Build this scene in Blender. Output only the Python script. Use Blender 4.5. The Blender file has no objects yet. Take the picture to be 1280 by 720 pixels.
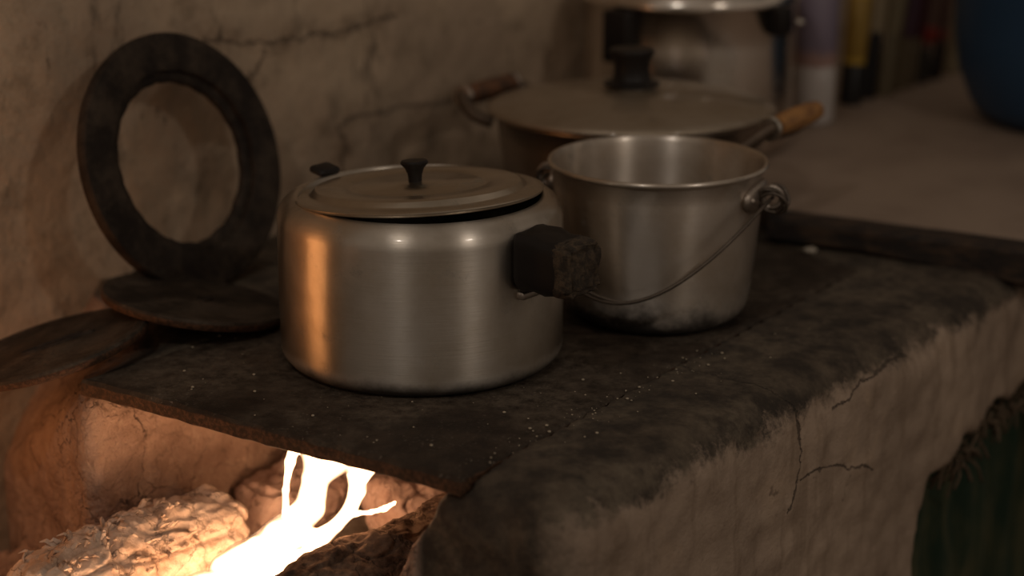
import bpy, bmesh, math, random
import numpy as np
from mathutils import Vector, Matrix
random.seed(7); np.random.seed(7)
H = 0.80                      # height of the cooking surface above the floor
F_PX = 2400.0; PITCH = math.radians(16.9); CH = 0.49
col = bpy.context.scene.collection
sn = bpy.context.scene

# ---------------------------------------------------------------- layout helpers (measuring the photograph)
def ray(u, v):
    q = (360 - v) / F_PX
    return ((u - 640) / F_PX, math.cos(PITCH) + q * math.sin(PITCH), -math.sin(PITCH) + q * math.cos(PITCH))
def at(u, v, z=0.0):
    r = ray(u, v); t = (z - CH) / r[2]; return Vector((r[0] * t, r[1] * t, z))
def onplane(u, v, P, n):
    r = ray(u, v); t = (P[0] * n[0] + P[1] * n[1]) / (r[0] * n[0] + r[1] * n[1])
    return Vector((r[0] * t, r[1] * t, CH + r[2] * t))
WN = (-math.sin(math.radians(47)), math.cos(math.radians(47)))     # wall direction normals
WA = (math.cos(math.radians(47)), math.sin(math.radians(47)))
W0 = (-0.344, 1.672)
R0 = (.43, 1.614); NR = (.777, -.629); RA = (.629, .777)
P1 = Vector((-.328, 1.374)); P2 = Vector((-.034, 1.178))

# ---------------------------------------------------------------- object helpers
def link(o, parent=None):
    col.objects.link(o)
    if parent: o.parent = parent
    return o
def mesh_obj(name, me, mat, parent=None, loc=None, smooth=True):
    o = bpy.data.objects.new(name, me); link(o, parent)
    if mat: me.materials.append(mat)
    if smooth: me.polygons.foreach_set('use_smooth', [True] * len(me.polygons))
    if loc is not None: o.location = loc
    return o
def bm_obj(name, bm, mat, parent=None, loc=None, smooth=True, autosmooth=None):
    bmesh.ops.recalc_face_normals(bm, faces=bm.faces[:])
    me = bpy.data.meshes.new(name); bm.to_mesh(me); bm.free()
    o = mesh_obj(name, me, mat, parent, loc, smooth)
    if autosmooth: me.set_sharp_from_angle(angle=math.radians(autosmooth))
    return o
def thing(name, label, cat, loc, rot=(0, 0, 0), group=None):
    o = bpy.data.objects.new(name, None); link(o); o.empty_display_size = .03
    o.location = (loc[0], loc[1], loc[2] + H); o.rotation_euler = rot
    o['label'] = label; o['category'] = cat
    if group: o['group'] = group
    return o
def tag(o, label, cat, group=None, kind=None):
    if label: o['label'] = label
    if cat: o['category'] = cat
    if group: o['group'] = group
    if kind: o['kind'] = kind
    return o

def lathe(profile, n=96, bm=None, cap=False, closed=False, M=None):
    """profile: list of (r,z)."""
    bm = bm or bmesh.new(); rings = []
    for r, z in profile:
        if r < 1e-6:
            co = Vector((0, 0, z)); rings.append([bm.verts.new(M @ co if M else co)])
        else:
            rg = []
            for i in range(n):
                a = 2 * math.pi * i / n; co = Vector((r * math.cos(a), r * math.sin(a), z))
                rg.append(bm.verts.new(M @ co if M else co))
            rings.append(rg)
    def strip(a, b):
        for i in range(n):
            j = (i + 1) % n
            if len(a) == 1 and len(b) == 1: return
            if len(a) == 1: bm.faces.new((a[0], b[i], b[j]))
            elif len(b) == 1: bm.faces.new((a[i], a[j], b[0]))
            else: bm.faces.new((a[i], a[j], b[j], b[i]))
    for a, b in zip(rings, rings[1:]): strip(a, b)
    if closed: strip(rings[-1], rings[0])
    return bm
def arc(cx, cz, r, a0, a1, n=8):
    return [(cx + r * math.cos(math.radians(a0 + (a1 - a0) * i / n)), cz + r * math.sin(math.radians(a0 + (a1 - a0) * i / n))) for i in range(n + 1)]
def tube(path, rad, n=12, bm=None, caps=True):
    bm = bm or bmesh.new(); pts = [Vector(p) for p in path]; rings = []
    if not hasattr(rad, '__len__'): rad = [rad] * len(pts)
    t0 = (pts[1] - pts[0]).normalized(); up = Vector((0, 0, 1)) if abs(t0.z) < .9 else Vector((1, 0, 0))
    nrm = (up - t0 * up.dot(t0)).normalized()
    for i, p in enumerate(pts):
        t = (pts[min(i + 1, len(pts) - 1)] - pts[max(i - 1, 0)]).normalized()
        nrm = (nrm - t * nrm.dot(t)).normalized(); b = t.cross(nrm)
        rings.append([bm.verts.new(p + (nrm * math.cos(2 * math.pi * k / n) + b * math.sin(2 * math.pi * k / n)) * rad[i]) for k in range(n)])
    for a, b in zip(rings, rings[1:]):
        for k in range(n): bm.faces.new((a[k], a[(k + 1) % n], b[(k + 1) % n], b[k]))
    if caps: bm.faces.new(rings[0]); bm.faces.new(rings[-1])
    return bm
def box(size, M=None, bm=None, bevel=0, seg=2):
    nb = bmesh.new(); bmesh.ops.create_cube(nb, size=1)
    bmesh.ops.scale(nb, vec=size, verts=nb.verts)
    if bevel: bmesh.ops.bevel(nb, geom=nb.edges[:], offset=bevel, segments=seg, affect='EDGES', profile=.5)
    if M: bmesh.ops.transform(nb, matrix=M, verts=nb.verts)
    if bm is None: return nb
    me = bpy.data.meshes.new('t'); nb.to_mesh(me); nb.free(); bm.from_mesh(me); bpy.data.meshes.remove(me); return bm
def catmull(pts, n=10):
    P = [Vector(p) for p in pts]; P = [P[0] * 2 - P[1]] + P + [P[-1] * 2 - P[-2]]; out = []
    for i in range(1, len(P) - 2):
        for k in range(n):
            t = k / n
            out.append(.5 * ((2 * P[i]) + (P[i + 1] - P[i - 1]) * t + (2 * P[i - 1] - 5 * P[i] + 4 * P[i + 1] - P[i + 2]) * t * t + (3 * P[i] - P[i - 1] - 3 * P[i + 1] + P[i + 2]) * t ** 3))
    out.append(P[-2]); return out

# ---------------------------------------------------------------- numpy noise and surface nets
def _hash(ix, iy, iz, seed):
    h = (ix.astype(np.int64) * 374761393 + iy.astype(np.int64) * 668265263 + iz.astype(np.int64) * 2147483629 + seed * 974711) & 0xffffffff
    h = ((h ^ (h >> 13)) * 1274126177) & 0xffffffff
    h = h ^ (h >> 16)
    return (h & 0xffffff) / float(0xffffff) * 2 - 1
def vnoise(P, scale, seed=0):
    Q = P * scale; I = np.floor(Q); f = Q - I; f = f * f * (3 - 2 * f); I = I.astype(np.int64); r = 0
    for a in (0, 1):
        for b in (0, 1):
            for c in (0, 1):
                w = (f[..., 0] if a else 1 - f[..., 0]) * (f[..., 1] if b else 1 - f[..., 1]) * (f[..., 2] if c else 1 - f[..., 2])
                r = r + w * _hash(I[..., 0] + a, I[..., 1] + b, I[..., 2] + c, seed)
    return r
def fbm(P, scale, oct=4, seed=0, gain=.5):
    r = 0; a = 1
    for o in range(oct): r = r + a * vnoise(P, scale * 2 ** o, seed + o * 17); a *= gain
    return r
def smax(a, b, k): 
    h = np.clip(.5 - .5 * (b - a) / k, 0, 1) if k > 0 else None
    return np.maximum(a, b) if k <= 0 else b * (1 - h) + a * h + k * h * (1 - h)
def smin(a, b, k): return -smax(-a, -b, k)
def surface_nets(F, org, h):
    nx, ny, nz = F.shape; S = F < 0
    acc = np.zeros((nx - 1, ny - 1, nz - 1, 3), np.float32); cnt = np.zeros((nx - 1, ny - 1, nz - 1), np.int16)
    edges = []
    for ax in range(3):
        sl0 = [slice(None)] * 3; sl1 = [slice(None)] * 3; sl0[ax] = slice(0, -1); sl1[ax] = slice(1, None)
        a = F[tuple(sl0)]; b = F[tuple(sl1)]
        idx = np.argwhere(S[tuple(sl0)] != S[tuple(sl1)])
        fa = a[tuple(idx.T)]; fb = b[tuple(idx.T)]; t = fa / (fa - fb)
        pos = idx.astype(np.float32); pos[:, ax] += t
        o1, o2 = [k for k in range(3) if k != ax]
        for d1 in (0, 1):
            for d2 in (0, 1):
                c = idx.copy(); c[:, o1] -= d1; c[:, o2] -= d2
                ok = np.all((c >= 0) & (c < np.array([nx - 1, ny - 1, nz - 1])), axis=1)
                np.add.at(acc, tuple(c[ok].T), pos[ok]); np.add.at(cnt, tuple(c[ok].T), 1)
        edges.append((ax, o1, o2, idx, fa < 0))
    act = np.argwhere(cnt > 0); vid = -np.ones(cnt.shape, np.int64); vid[tuple(act.T)] = np.arange(len(act))
    V = acc[tuple(act.T)] / cnt[tuple(act.T)][:, None] * h + np.array(org)
    faces = []
    for ax, o1, o2, idx, ins in edges:
        ok = (idx[:, o1] > 0) & (idx[:, o2] > 0) & (idx[:, o1] < cnt.shape[o1]) & (idx[:, o2] < cnt.shape[o2])
        idx = idx[ok]; ins = ins[ok]; q = []
        for d1, d2 in ((1, 1), (0, 1), (0, 0), (1, 0)):
            c = idx.copy(); c[:, o1] -= d1; c[:, o2] -= d2; q.append(vid[tuple(c.T)])
        q = np.stack(q, 1); flip = ins if ax != 1 else ~ins
        q = np.where(flip[:, None], q, q[:, ::-1]); faces.append(q)
    return V, np.concatenate(faces)
def np_mesh(name, V, Fq):
    me = bpy.data.meshes.new(name)
    me.vertices.add(len(V)); me.vertices.foreach_set('co', np.asarray(V, np.float32).ravel())
    me.loops.add(len(Fq) * 4); me.loops.foreach_set('vertex_index', Fq.astype(np.int32).ravel())
    me.polygons.add(len(Fq)); me.polygons.foreach_set('loop_start', np.arange(0, len(Fq) * 4, 4, dtype=np.int32))
    me.update(calc_edges=True); me.validate(); return me
def vert_normals(me):
    n = np.zeros(len(me.vertices) * 3, np.float32); me.vertex_normals.foreach_get('vector', n); return n.reshape(-1, 3)
def grid_pts(lo, hi, h):
    ax = [np.arange(lo[i], hi[i] + h, h, dtype=np.float32) for i in range(3)]
    return np.meshgrid(*ax, indexing='ij')

# ---------------------------------------------------------------- materials
class Nt:
    def __init__(s, name):
        s.m = bpy.data.materials.new(name); s.m.use_nodes = True; s.t = s.m.node_tree; s.t.nodes.clear()
        s.out = s.t.nodes.new('ShaderNodeOutputMaterial'); s.b = s.t.nodes.new('ShaderNodeBsdfPrincipled')
        s.t.links.new(s.b.outputs[0], s.out.inputs[0])
        s.tc = s.t.nodes.new('ShaderNodeTexCoord').outputs['Object']
    def n(s, typ, **k):
        x = s.t.nodes.new(typ)
        for a, b in k.items(): setattr(x, a, b)
        return x
    def l(s, a, b): s.t.links.new(a, b)
    def put(s, sock, v):
        if isinstance(v, bpy.types.NodeSocket): s.l(v, sock)
        else:
            if hasattr(sock.default_value, '__len__') and not hasattr(v, '__len__'): v = [v] * len(sock.default_value)
            if hasattr(v, '__len__') and len(sock.default_value) == 4 and len(v) == 3: v = (*v, 1)
            sock.default_value = v
    def map(s, scale=(1, 1, 1), rot=(0, 0, 0), loc=(0, 0, 0), vec=None):
        x = s.n('ShaderNodeMapping'); s.l(vec or s.tc, x.inputs[0]); x.inputs['Scale'].default_value = scale
        x.inputs['Rotation'].default_value = rot; x.inputs['Location'].default_value = loc; return x.outputs[0]
    def noise(s, scale, detail=4, rough=.6, vec=None, dist=0, col=False):
        x = s.n('ShaderNodeTexNoise'); s.l(vec or s.tc, x.inputs['Vector']); x.inputs['Scale'].default_value = scale
        x.inputs['Detail'].default_value = detail; x.inputs['Roughness'].default_value = rough; x.inputs['Distortion'].default_value = dist
        return x.outputs['Color' if col else 'Fac']
    def voro(s, scale, feature='F1', vec=None, rnd=1):
        x = s.n('ShaderNodeTexVoronoi', feature=feature); s.l(vec or s.tc, x.inputs['Vector']); x.inputs['Scale'].default_value = scale
        x.inputs['Randomness'].default_value = rnd; return x.outputs['Distance']
    def ramp(s, fac, stops):
        x = s.n('ShaderNodeValToRGB'); s.l(fac, x.inputs[0]); e = x.color_ramp.elements
        while len(e) < len(stops): e.new(.5)
        for i, (p, c) in enumerate(stops):
            e[i].position = p; e[i].color = (*c, 1) if hasattr(c, '__len__') else (c, c, c, 1)
        return x.outputs[0]
    def mix(s, f, a, b, mode='MIX'):
        x = s.n('ShaderNodeMix', data_type='RGBA', blend_type=mode); s.put(x.inputs[0], f); s.put(x.inputs[6], a); s.put(x.inputs[7], b); return x.outputs[2]
    def math(s, op, a, b=0, c=0, clamp=False):
        x = s.n('ShaderNodeMath', operation=op, use_clamp=clamp); s.put(x.inputs[0], a); s.put(x.inputs[1], b); s.put(x.inputs[2], c); return x.outputs[0]
    def vmath(s, op, a, b=None, scale=None):
        x = s.n('ShaderNodeVectorMath', operation=op); s.put(x.inputs[0], a)
        if b is not None: s.put(x.inputs[1], b)
        if scale is not None: s.put(x.inputs['Scale'], scale)
        return x.outputs['Value'] if op in ('DOT_PRODUCT', 'LENGTH', 'DISTANCE') else x.outputs[0]
    def xyz(s, vec=None):
        x = s.n('ShaderNodeSeparateXYZ'); s.l(vec or s.tc, x.inputs[0]); return x.outputs
    def smooth(s, v, a, b, lo=0, hi=1):
        x = s.n('ShaderNodeMapRange', interpolation_type='SMOOTHSTEP'); s.put(x.inputs[0], v)
        for i, q in enumerate((a, b, lo, hi)): x.inputs[i + 1].default_value = q
        return x.outputs[0]
    def bump(s, h, strength=.5, dist=.002, prev=None):
        x = s.n('ShaderNodeBump'); s.l(h, x.inputs['Height']); x.inputs['Strength'].default_value = strength; x.inputs['Distance'].default_value = dist
        if prev: s.l(prev, x.inputs['Normal'])
        return x.outputs[0]
    def crack(s, polys, width=.002, warp=.006, org=(0, 0, 0), nrm=None):
        wv = s.vmath('SCALE', s.vmath('SUBTRACT', s.noise(45, 6, .75, col=True), (.5, .5, .5)), scale=warp * 2)
        p = s.vmath('ADD', s.tc, wv); best = None
        if nrm:
            dn = s.vmath('DOT_PRODUCT', s.vmath('SUBTRACT', p, org), nrm); p = s.vmath('SUBTRACT', p, s.vmath('SCALE', nrm, scale=dn))
        for poly in polys:
            for a, b in zip(poly, poly[1:]):
                a = Vector(a); b = Vector(b); ab = b - a
                pa = s.vmath('SUBTRACT', p, tuple(a)); t = s.math('MULTIPLY', s.vmath('DOT_PRODUCT', pa, tuple(ab)), 1 / ab.length_squared, clamp=True)
                d = s.vmath('LENGTH', s.vmath('SUBTRACT', pa, s.vmath('SCALE', tuple(ab), scale=t)))
                best = d if best is None else s.math('MINIMUM', best, d)
        wn = s.math('MULTIPLY', s.noise(40, 2), width * 2.2)
        d2 = s.math('SUBTRACT', best, s.math('SUBTRACT', wn, width * .6))
        return s.smooth(d2, -.0002, width * .7, 1, 0), best
    def done(s, color=None, rough=None, metal=None, normal=None, **k):
        if color is not None: s.put(s.b.inputs['Base Color'], color)
        if rough is not None: s.put(s.b.inputs['Roughness'], rough)
        if metal is not None: s.put(s.b.inputs['Metallic'], metal)
        if normal is not None: s.l(normal, s.b.inputs['Normal'])
        for a, b in k.items(): s.put(s.b.inputs[a.replace('_', ' ')], b)
        return s.m

def mat_plain(name, color, rough=.6, metal=0, var=.3, scale=40, bump=.2, bdist=.001, **k):
    s = Nt(name); nz = s.noise(scale, 5)
    c = s.mix(nz, [x * (1 - var) for x in color], [min(1, x * (1 + var)) for x in color])
    return s.done(c, rough, metal, s.bump(nz, bump, bdist), **k)

def mat_aluminium(name, base=(.68, .62, .55), rough=.28, grime_z=None, grime=.5, aniso=.7, burn=None, scratch=.25, bands=True):
    s = Nt(name)
    z = s.xyz()[2]
    big = s.noise(16, 5, .65); fine = s.noise(120, 4, .7)
    c = s.mix(s.smooth(big, .35, .75), base, [x * .78 for x in base[:1]] + [base[1] * .74, base[2] * .68])
    dirt = s.smooth(s.noise(34, 6, .75), .62 - .12 * grime, .80 - .1 * grime)
    if grime_z:
        zz = s.math('ADD', z, s.math('MULTIPLY', s.math('SUBTRACT', s.noise(22, 5, .7), .5), grime_z[2]))
        g = s.smooth(zz, grime_z[0], grime_z[1], 1, 0)
        dirt = s.math('MAXIMUM', s.math('MULTIPLY', dirt, .35), g)
    else: dirt = s.math('MULTIPLY', dirt, .45)
    c = s.mix(dirt, c, (.022, .016, .012))
    rr = s.math('ADD', s.math('ADD', rough, s.math('MULTIPLY', big, .14)), s.math('MULTIPLY', dirt, .5), clamp=True)
    br = s.noise(1, 3, .6, s.map((6, 6, 900))) if bands else fine
    scr = s.noise(1, 2, .5, s.map((60, 60, 1200), rot=(.25, .3, 0)))
    h = s.math('ADD', s.math('MULTIPLY', br, .6), s.math('ADD', s.math('MULTIPLY', scr, scratch), s.math('MULTIPLY', fine, .25)))
    dent = s.noise(9, 2, .5)
    nn = s.bump(dent, .25, .006); nn = s.bump(h, .2, .0006, nn)
    t = s.n('ShaderNodeTangent', direction_type='RADIAL', axis='Z')
    s.l(t.outputs[0], s.b.inputs['Tangent'])
    return s.done(c, rr, s.math('SUBTRACT', 1, s.math('MULTIPLY', dirt, .8)), nn, Anisotropic=aniso, Anisotropic_Rotation=.25, Coat_Weight=.5, Coat_Roughness=.10)

M = {}
M['alu_pot'] = mat_aluminium('brushed_aluminium', grime_z=(.002, .020, .016), rough=.34, aniso=.9, scratch=.5)
M['alu_lid'] = mat_aluminium('stained_aluminium', base=(.56, .49, .40), rough=.24, grime=.6, aniso=.0, bands=False)
M['alu_bucket'] = mat_aluminium('dull_aluminium', base=(.74, .67, .60), rough=.32, grime_z=(.003, .045, .065), grime=.7, aniso=.85)
M['alu_back'] = mat_aluminium('worn_aluminium', base=(.78, .72, .66), rough=.16, grime=.3, aniso=.4)
M['alu_pan'] = mat_aluminium('sooty_pan_metal', base=(.34, .28, .23), rough=.34, grime_z=(.02, .10, .04), grime=.8, aniso=.3)
M['pan_lid'] = mat_aluminium('matte_pan_lid', base=(.44, .37, .29), rough=.52, grime=.3, aniso=.1, bands=False)
M['bake'] = mat_plain('black_bakelite', (.012, .009, .008), .48, bump=.15, Specular_IOR_Level=.3)
M['wire'] = mat_plain('dull_wire', (.13, .105, .085), .5, .8, var=.4, scale=90)
M['steel'] = mat_plain('bright_steel', (.6, .56, .5), .3, 1, var=.15)
M['dark_metal'] = mat_plain('dark_brown_metal', (.12, .085, .06), .5, .6, var=.4, scale=90)
M['lug'] = mat_plain('tarnished_lug', (.42, .36, .31), .42, .9, var=.5, scale=110, bump=.6)
def mat_iron(name, dust=.5, base=(.026, .018, .013), rim=None, rz=None):
    s = Nt(name); a = s.noise(30, 6, .7); b = s.noise(260, 4, .7); big = s.noise(7, 4, .6)
    c = s.mix(s.smooth(a, .4, .70), base, (.062, .044, .031))
    c = s.mix(s.math('MULTIPLY', s.math('MULTIPLY', s.smooth(big, .40, .62), s.smooth(s.noise(75, 6, .8), .32, .68)), dust), c, (.15, .118, .088))
    spk = s.math('MULTIPLY', s.smooth(s.noise(330, 3, .6), .60, .70), s.smooth(s.noise(18, 4, .7), .42, .62))
    c = s.mix(s.math('MULTIPLY', spk, .6 * dust), c, (.30, .25, .20))
    rust_firelight = s.mix(s.smooth(b, .4, .65), (.040, .022, .013), (.105, .050, .027))
    if rim: c = s.mix(s.math('MULTIPLY', s.smooth(s.vmath('LENGTH', s.vmath('MULTIPLY', s.tc, (1, 1, 0))), rim, rim + .001), s.smooth(s.xyz()[2], .0072, .0062)), c, rust_firelight)  # rusty rim, its orange-brown also painting in the glow of the fire
    if rz is not None: c = s.mix(s.smooth(s.math('ADD', s.xyz()[2], s.math('MULTIPLY', a, .003)), rz - .0005, rz + .001, 1, 0), c, rust_firelight)
    nn = s.bump(a, .5, .003); nn = s.bump(b, .7, .0012, nn)
    return s.done(c, s.math('ADD', .5, s.math('MULTIPLY', a, .35)), .0, nn, Specular_IOR_Level=.22)
M['iron'] = mat_iron('sooty_cast_iron', .85, rz=-.0015)
M['iron_dark'] = mat_iron('blackened_cast_iron', .12, (.017, .0115, .009))
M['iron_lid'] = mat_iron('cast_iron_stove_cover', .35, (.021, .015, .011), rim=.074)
s = Nt('wood_grip'); g = s.noise(1, 4, .6, s.map((40, 40, 400))); M['grip'] = s.done(s.mix(s.smooth(g, .35, .7), (.42, .20, .055), (.20, .085, .025)), .45, 0, s.bump(g, .3, .0006))
s = Nt('charred_grip'); g = s.noise(60, 4, .6); M['grip_dark'] = s.done(s.mix(s.smooth(g, .35, .65), (.17, .07, .03), (.03, .018, .012)), .6, 0, s.bump(g, .5, .001))
s = Nt('burnt_handle_end'); g = s.noise(150, 5, .75); M['burnt'] = s.done(s.mix(s.smooth(g, .4, .65), (.030, .021, .014), (.095, .064, .038)), .9, 0, s.bump(g, 1, .0025))

# wall plaster -------------------------------------------------------------
def wall_pt(u, v): p = onplane(u, v, W0, WN); return (p.x, p.y, p.z)
s = Nt('old_wall_plaster')
ca, da = s.crack([[wall_pt(*p) for p in pl] for pl in (
    [(262, 50), (300, 55), (345, 56), (380, 50), (430, 42), (470, 30), (500, 20)],
    [(430, 160), (450, 148), (480, 142), (520, 135), (560, 130), (600, 118)],
    [(432, 160), (440, 185), (437, 215), (448, 250)], [(340, 68), (330, 90), (310, 108)])], .0020, .014, (W0[0], W0[1], 0), (WN[0], WN[1], 0))
m1 = s.noise(5, 6, .68); m2 = s.noise(17, 6, .7); m3 = s.noise(70, 5, .7)
c = s.mix(s.smooth(m1, .35, .68), (.53, .405, .285), (.40, .30, .215))
c = s.mix(s.math('MULTIPLY', s.smooth(m2, .48, .70), .7), c, (.24, .18, .12))
st = s.noise(1, 5, .7, s.map((26, 26, 9)))
c = s.mix(s.math('MULTIPLY', s.smooth(st, .56, .70), .7), c, (.10, .075, .05))
sp = s.smooth(s.noise(1, 4, .7, s.map((75, 75, 34))), .63, .70)
c = s.mix(s.math('MULTIPLY', s.math('MULTIPLY', sp, s.smooth(m1, .40, .58)), .7), c, (.09, .065, .043))
c = s.mix(s.math('MULTIPLY', s.smooth(da, .002, .022, 1, 0), s.smooth(m2, .4, .65)), c, (.22, .155, .10))
c = s.mix(s.math('MULTIPLY', ca, .42), c, (.045, .03, .02))
nn = s.bump(m1, .5, .02); nn = s.bump(m2, .5, .006, nn); nn = s.bump(m3, .4, .0015, nn); nn = s.bump(s.math('SUBTRACT', 1, ca), .8, .003, nn)
M['wall'] = s.done(c, .92, 0, nn)

# stove masonry ------------------------------------------------------------
def right_pt(u, v): p = onplane(u, v, R0, NR); return (p.x, p.y, p.z)
s = Nt('sooty_stove_plaster')
ca, da = s.crack([[right_pt(*p) for p in pl] for pl in (
    [(985, 480), (1003, 515), (1004, 560), (1000, 600), (985, 640)], [(1003, 600), (1020, 588), (1045, 583), (1090, 584)],
    [(1135, 445), (1110, 455), (1085, 475), (1060, 500), (1045, 512)])], .0010, .009, (R0[0], R0[1], 0), (NR[0], NR[1], 0))
X, Y, Z = s.xyz()
m1 = s.noise(7, 6, .65); m2 = s.noise(28, 6, .7); m3 = s.noise(110, 5, .7)
vst = s.noise(1, 5, .6, s.map((45, 45, 5)))
plaster = s.mix(s.smooth(m1, .35, .7), (.42, .315, .235), (.31, .23, .17))
plaster = s.mix(s.math('MULTIPLY', s.smooth(vst, .5, .68), .6), plaster, (.22, .155, .105))
plaster = s.mix(s.math('MULTIPLY', s.smooth(m2, .52, .66), .4), plaster, (.24, .17, .12))
plaster = s.mix(s.math('MULTIPLY', s.smooth(s.noise(11, 4, .6, dist=.5), .56, .70), .5), plaster, (.44, .32, .225))
plaster = s.mix(s.math('MULTIPLY', s.smooth(s.noise(50, 3), .70, .76), .6), plaster, (.10, .07, .045))
plaster = s.mix(s.math('MULTIPLY', ca, .7), plaster, (.035, .022, .015))
# soot: everything above the worn edge line and the whole hearth end of the block
dR = s.vmath('DOT_PRODUCT', s.vmath('SUBTRACT', s.tc, (R0[0], R0[1], 0)), (NR[0], NR[1], 0))
dF = s.vmath('DOT_PRODUCT', s.vmath('SUBTRACT', s.tc, (P1.x, P1.y, 0)), (-.559, -.829, 0))
wob = s.math('MULTIPLY', s.math('SUBTRACT', s.noise(20, 7, .78), .5), .07)
top = s.smooth(s.math('ADD', s.math('ADD', Z, wob), .0), -.028, -.012)
endf = s.smooth(s.math('SUBTRACT', s.math('ADD', dR, s.math('MULTIPLY', wob, 1.0)), s.math('MULTIPLY', Z, -.15)), -.035, .0, 1, 0)
soot = s.math('MAXIMUM', top, s.math('MULTIPLY', endf, s.smooth(dF, -.05, -.03)))
sootc = s.mix(s.smooth(m2, .35, .7), (.028, .020, .014), (.10, .074, .050))
sootc = s.mix(s.math('MULTIPLY', s.math('MULTIPLY', s.smooth(m1, .40, .62), s.smooth(m3, .35, .65)), .6), sootc, (.17, .135, .095))
c = s.mix(soot, plaster, sootc)
# raw adobe inside the firebox and on the bank next to the wall
dw = s.vmath('DOT_PRODUCT', s.vmath('SUBTRACT', s.tc, (P1.x, P1.y, 0)), (.829, -.559, 0))
adobe = s.mix(s.smooth(m2, .3, .7), (.40, .27, .20), (.25, .155, .11))
adobe = s.mix(s.math('MULTIPLY', s.smooth(m3, .55, .75), .5), adobe, (.50, .38, .29))
clod = s.smooth(s.voro(13, 'DISTANCE_TO_EDGE', s.vmath('ADD', s.tc, s.vmath('SCALE', s.noise(16, 5, col=True), scale=.09))), .0, .012, 1, 0)
adobe = s.mix(s.math('MULTIPLY', clod, .5), adobe, (.09, .05, .035))
adobe = s.mix(s.math('MULTIPLY', s.smooth(s.voro(18, 'DISTANCE_TO_EDGE', s.vmath('ADD', s.tc, s.vmath('SCALE', s.noise(20, 4, col=True), scale=.05))), .0, .02, 1, 0), .35), adobe, (.07, .04, .03))
inn = s.math('MULTIPLY', s.smooth(dw, .325, .315), s.smooth(Z, -.006, -.012))
c = s.mix(inn, c, adobe)
nn = s.bump(m1, .3, .012); nn = s.bump(m2, .4, .004, nn); nn = s.bump(m3, .5, .0018, nn); nn = s.bump(s.math('SUBTRACT', 1, s.math('MAXIMUM', ca, s.math('MULTIPLY', clod, inn))), .9, .003, nn); nn = s.bump(s.math('MULTIPLY', m2, inn), .9, .012, nn)
M['stove'] = s.done(c, .9, 0, nn)

s = Nt('worktop_screed'); a = s.noise(9, 6, .65); b = s.noise(90, 4)
M['worktop'] = s.done(s.mix(s.smooth(a, .35, .7), (.34, .255, .195), (.26, .19, .145)), .62, 0, s.bump(b, .3, .0012))
s = Nt('charred_edge_timber'); g = s.noise(1, 6, .7, s.map((14, 60, 90), rot=(0, 0, math.radians(28)))); b = s.noise(24, 4)
M['beam'] = s.done(s.mix(s.smooth(s.math('ADD', g, s.math('MULTIPLY', b, .4)), .55, .95), (.010, .007, .006), (.075, .042, .022)), .75, 0, s.bump(g, .6, .002))
def mat_log(name, c1, c2, c3):
    s = Nt(name); a = s.noise(26, 7, .75); b = s.noise(120, 6, .75); v = s.voro(22, 'DISTANCE_TO_EDGE', s.vmath('ADD', s.tc, s.vmath('SCALE', s.noise(26, 5, col=True), scale=.07)))
    c = s.mix(s.smooth(a, .36, .66), c1, c2); c = s.mix(s.smooth(v, .0, .025, .6, 0), c, c3); c = s.mix(s.math('MULTIPLY', s.smooth(b, .55, .75), .5), c, c1)
    nn = s.bump(a, .35, .004); nn = s.bump(b, .8, .0022, nn); nn = s.bump(s.smooth(v, 0, .05), .4, .002, nn); nn = s.bump(s.noise(1, 4, .7, s.map((60, 200, 200), rot=(0, 0, .9))), .5, .0015, nn)
    return s.done(c, 1.0, 0, nn, Specular_IOR_Level=0.0)
M['log_ash'] = mat_log('ashy_burning_wood', (.68, .54, .44), (.40, .27, .19), (.07, .04, .025))
M['log_char'] = mat_log('charred_wood', (.26, .18, .13), (.055, .035, .026), (.012, .009, .008))
M['log_pink'] = mat_log('ashy_charcoal', (.50, .36, .30), (.30, .19, .15), (.07, .035, .025))
M['ash'] = mat_log('ash_bed', (.40, .33, .27), (.22, .17, .13), (.05, .035, .03))
M['straw'] = mat_plain('dry_straw', (.10, .068, .04), .9, var=.5)
s = Nt('dark_green_cloth'); a = s.noise(1, 5, .7, s.map((50, 50, 6))); b = s.noise(12, 5)
M['green'] = s.done(s.mix(s.smooth(s.math('ADD', s.math('MULTIPLY', a, .7), s.math('MULTIPLY', b, .3)), .42, .66), (.014, .036, .020), (.10, .095, .045)), .9, 0, s.bump(a, .5, .002))
M['floor'] = mat_plain('packed_earth_floor', (.16, .11, .075), .95, scale=12, bump=.5, bdist=.01)
# flame
s = Nt('flame'); s.t.nodes.remove(s.b)
lw = s.n('ShaderNodeLayerWeight'); lw.inputs[0].default_value = .5; fc = lw.outputs['Facing']
em = s.n('ShaderNodeEmission'); s.l(s.ramp(fc, [(0, (1, .56, .30)), (.35, (1, .55, .30)), (.7, (1, .52, .27)), (1, (1, .38, .16))]), em.inputs[0])
cs = s.math('SUBTRACT', 1, fc); s.l(s.math('MULTIPLY', s.math('POWER', cs, 3.6), 20), em.inputs[1])
tr = s.n('ShaderNodeBsdfTransparent'); mx = s.n('ShaderNodeMixShader'); s.l(s.math('SUBTRACT', 1, s.math('POWER', cs, 1.4)), mx.inputs[0]); s.l(em.outputs[0], mx.inputs[1]); s.l(tr.outputs[0], mx.inputs[2]); s.l(mx.outputs[0], s.out.inputs[0])
M['flame'] = s.m
s = Nt('glowing_ember'); a = s.noise(90, 4); s.put(s.b.inputs['Emission Color'], (1, .18, .03)); s.l(s.smooth(a, .45, .7, 0, 2.5), s.b.inputs['Emission Strength']); M['ember'] = s.done((.08, .03, .02), .9)

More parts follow.
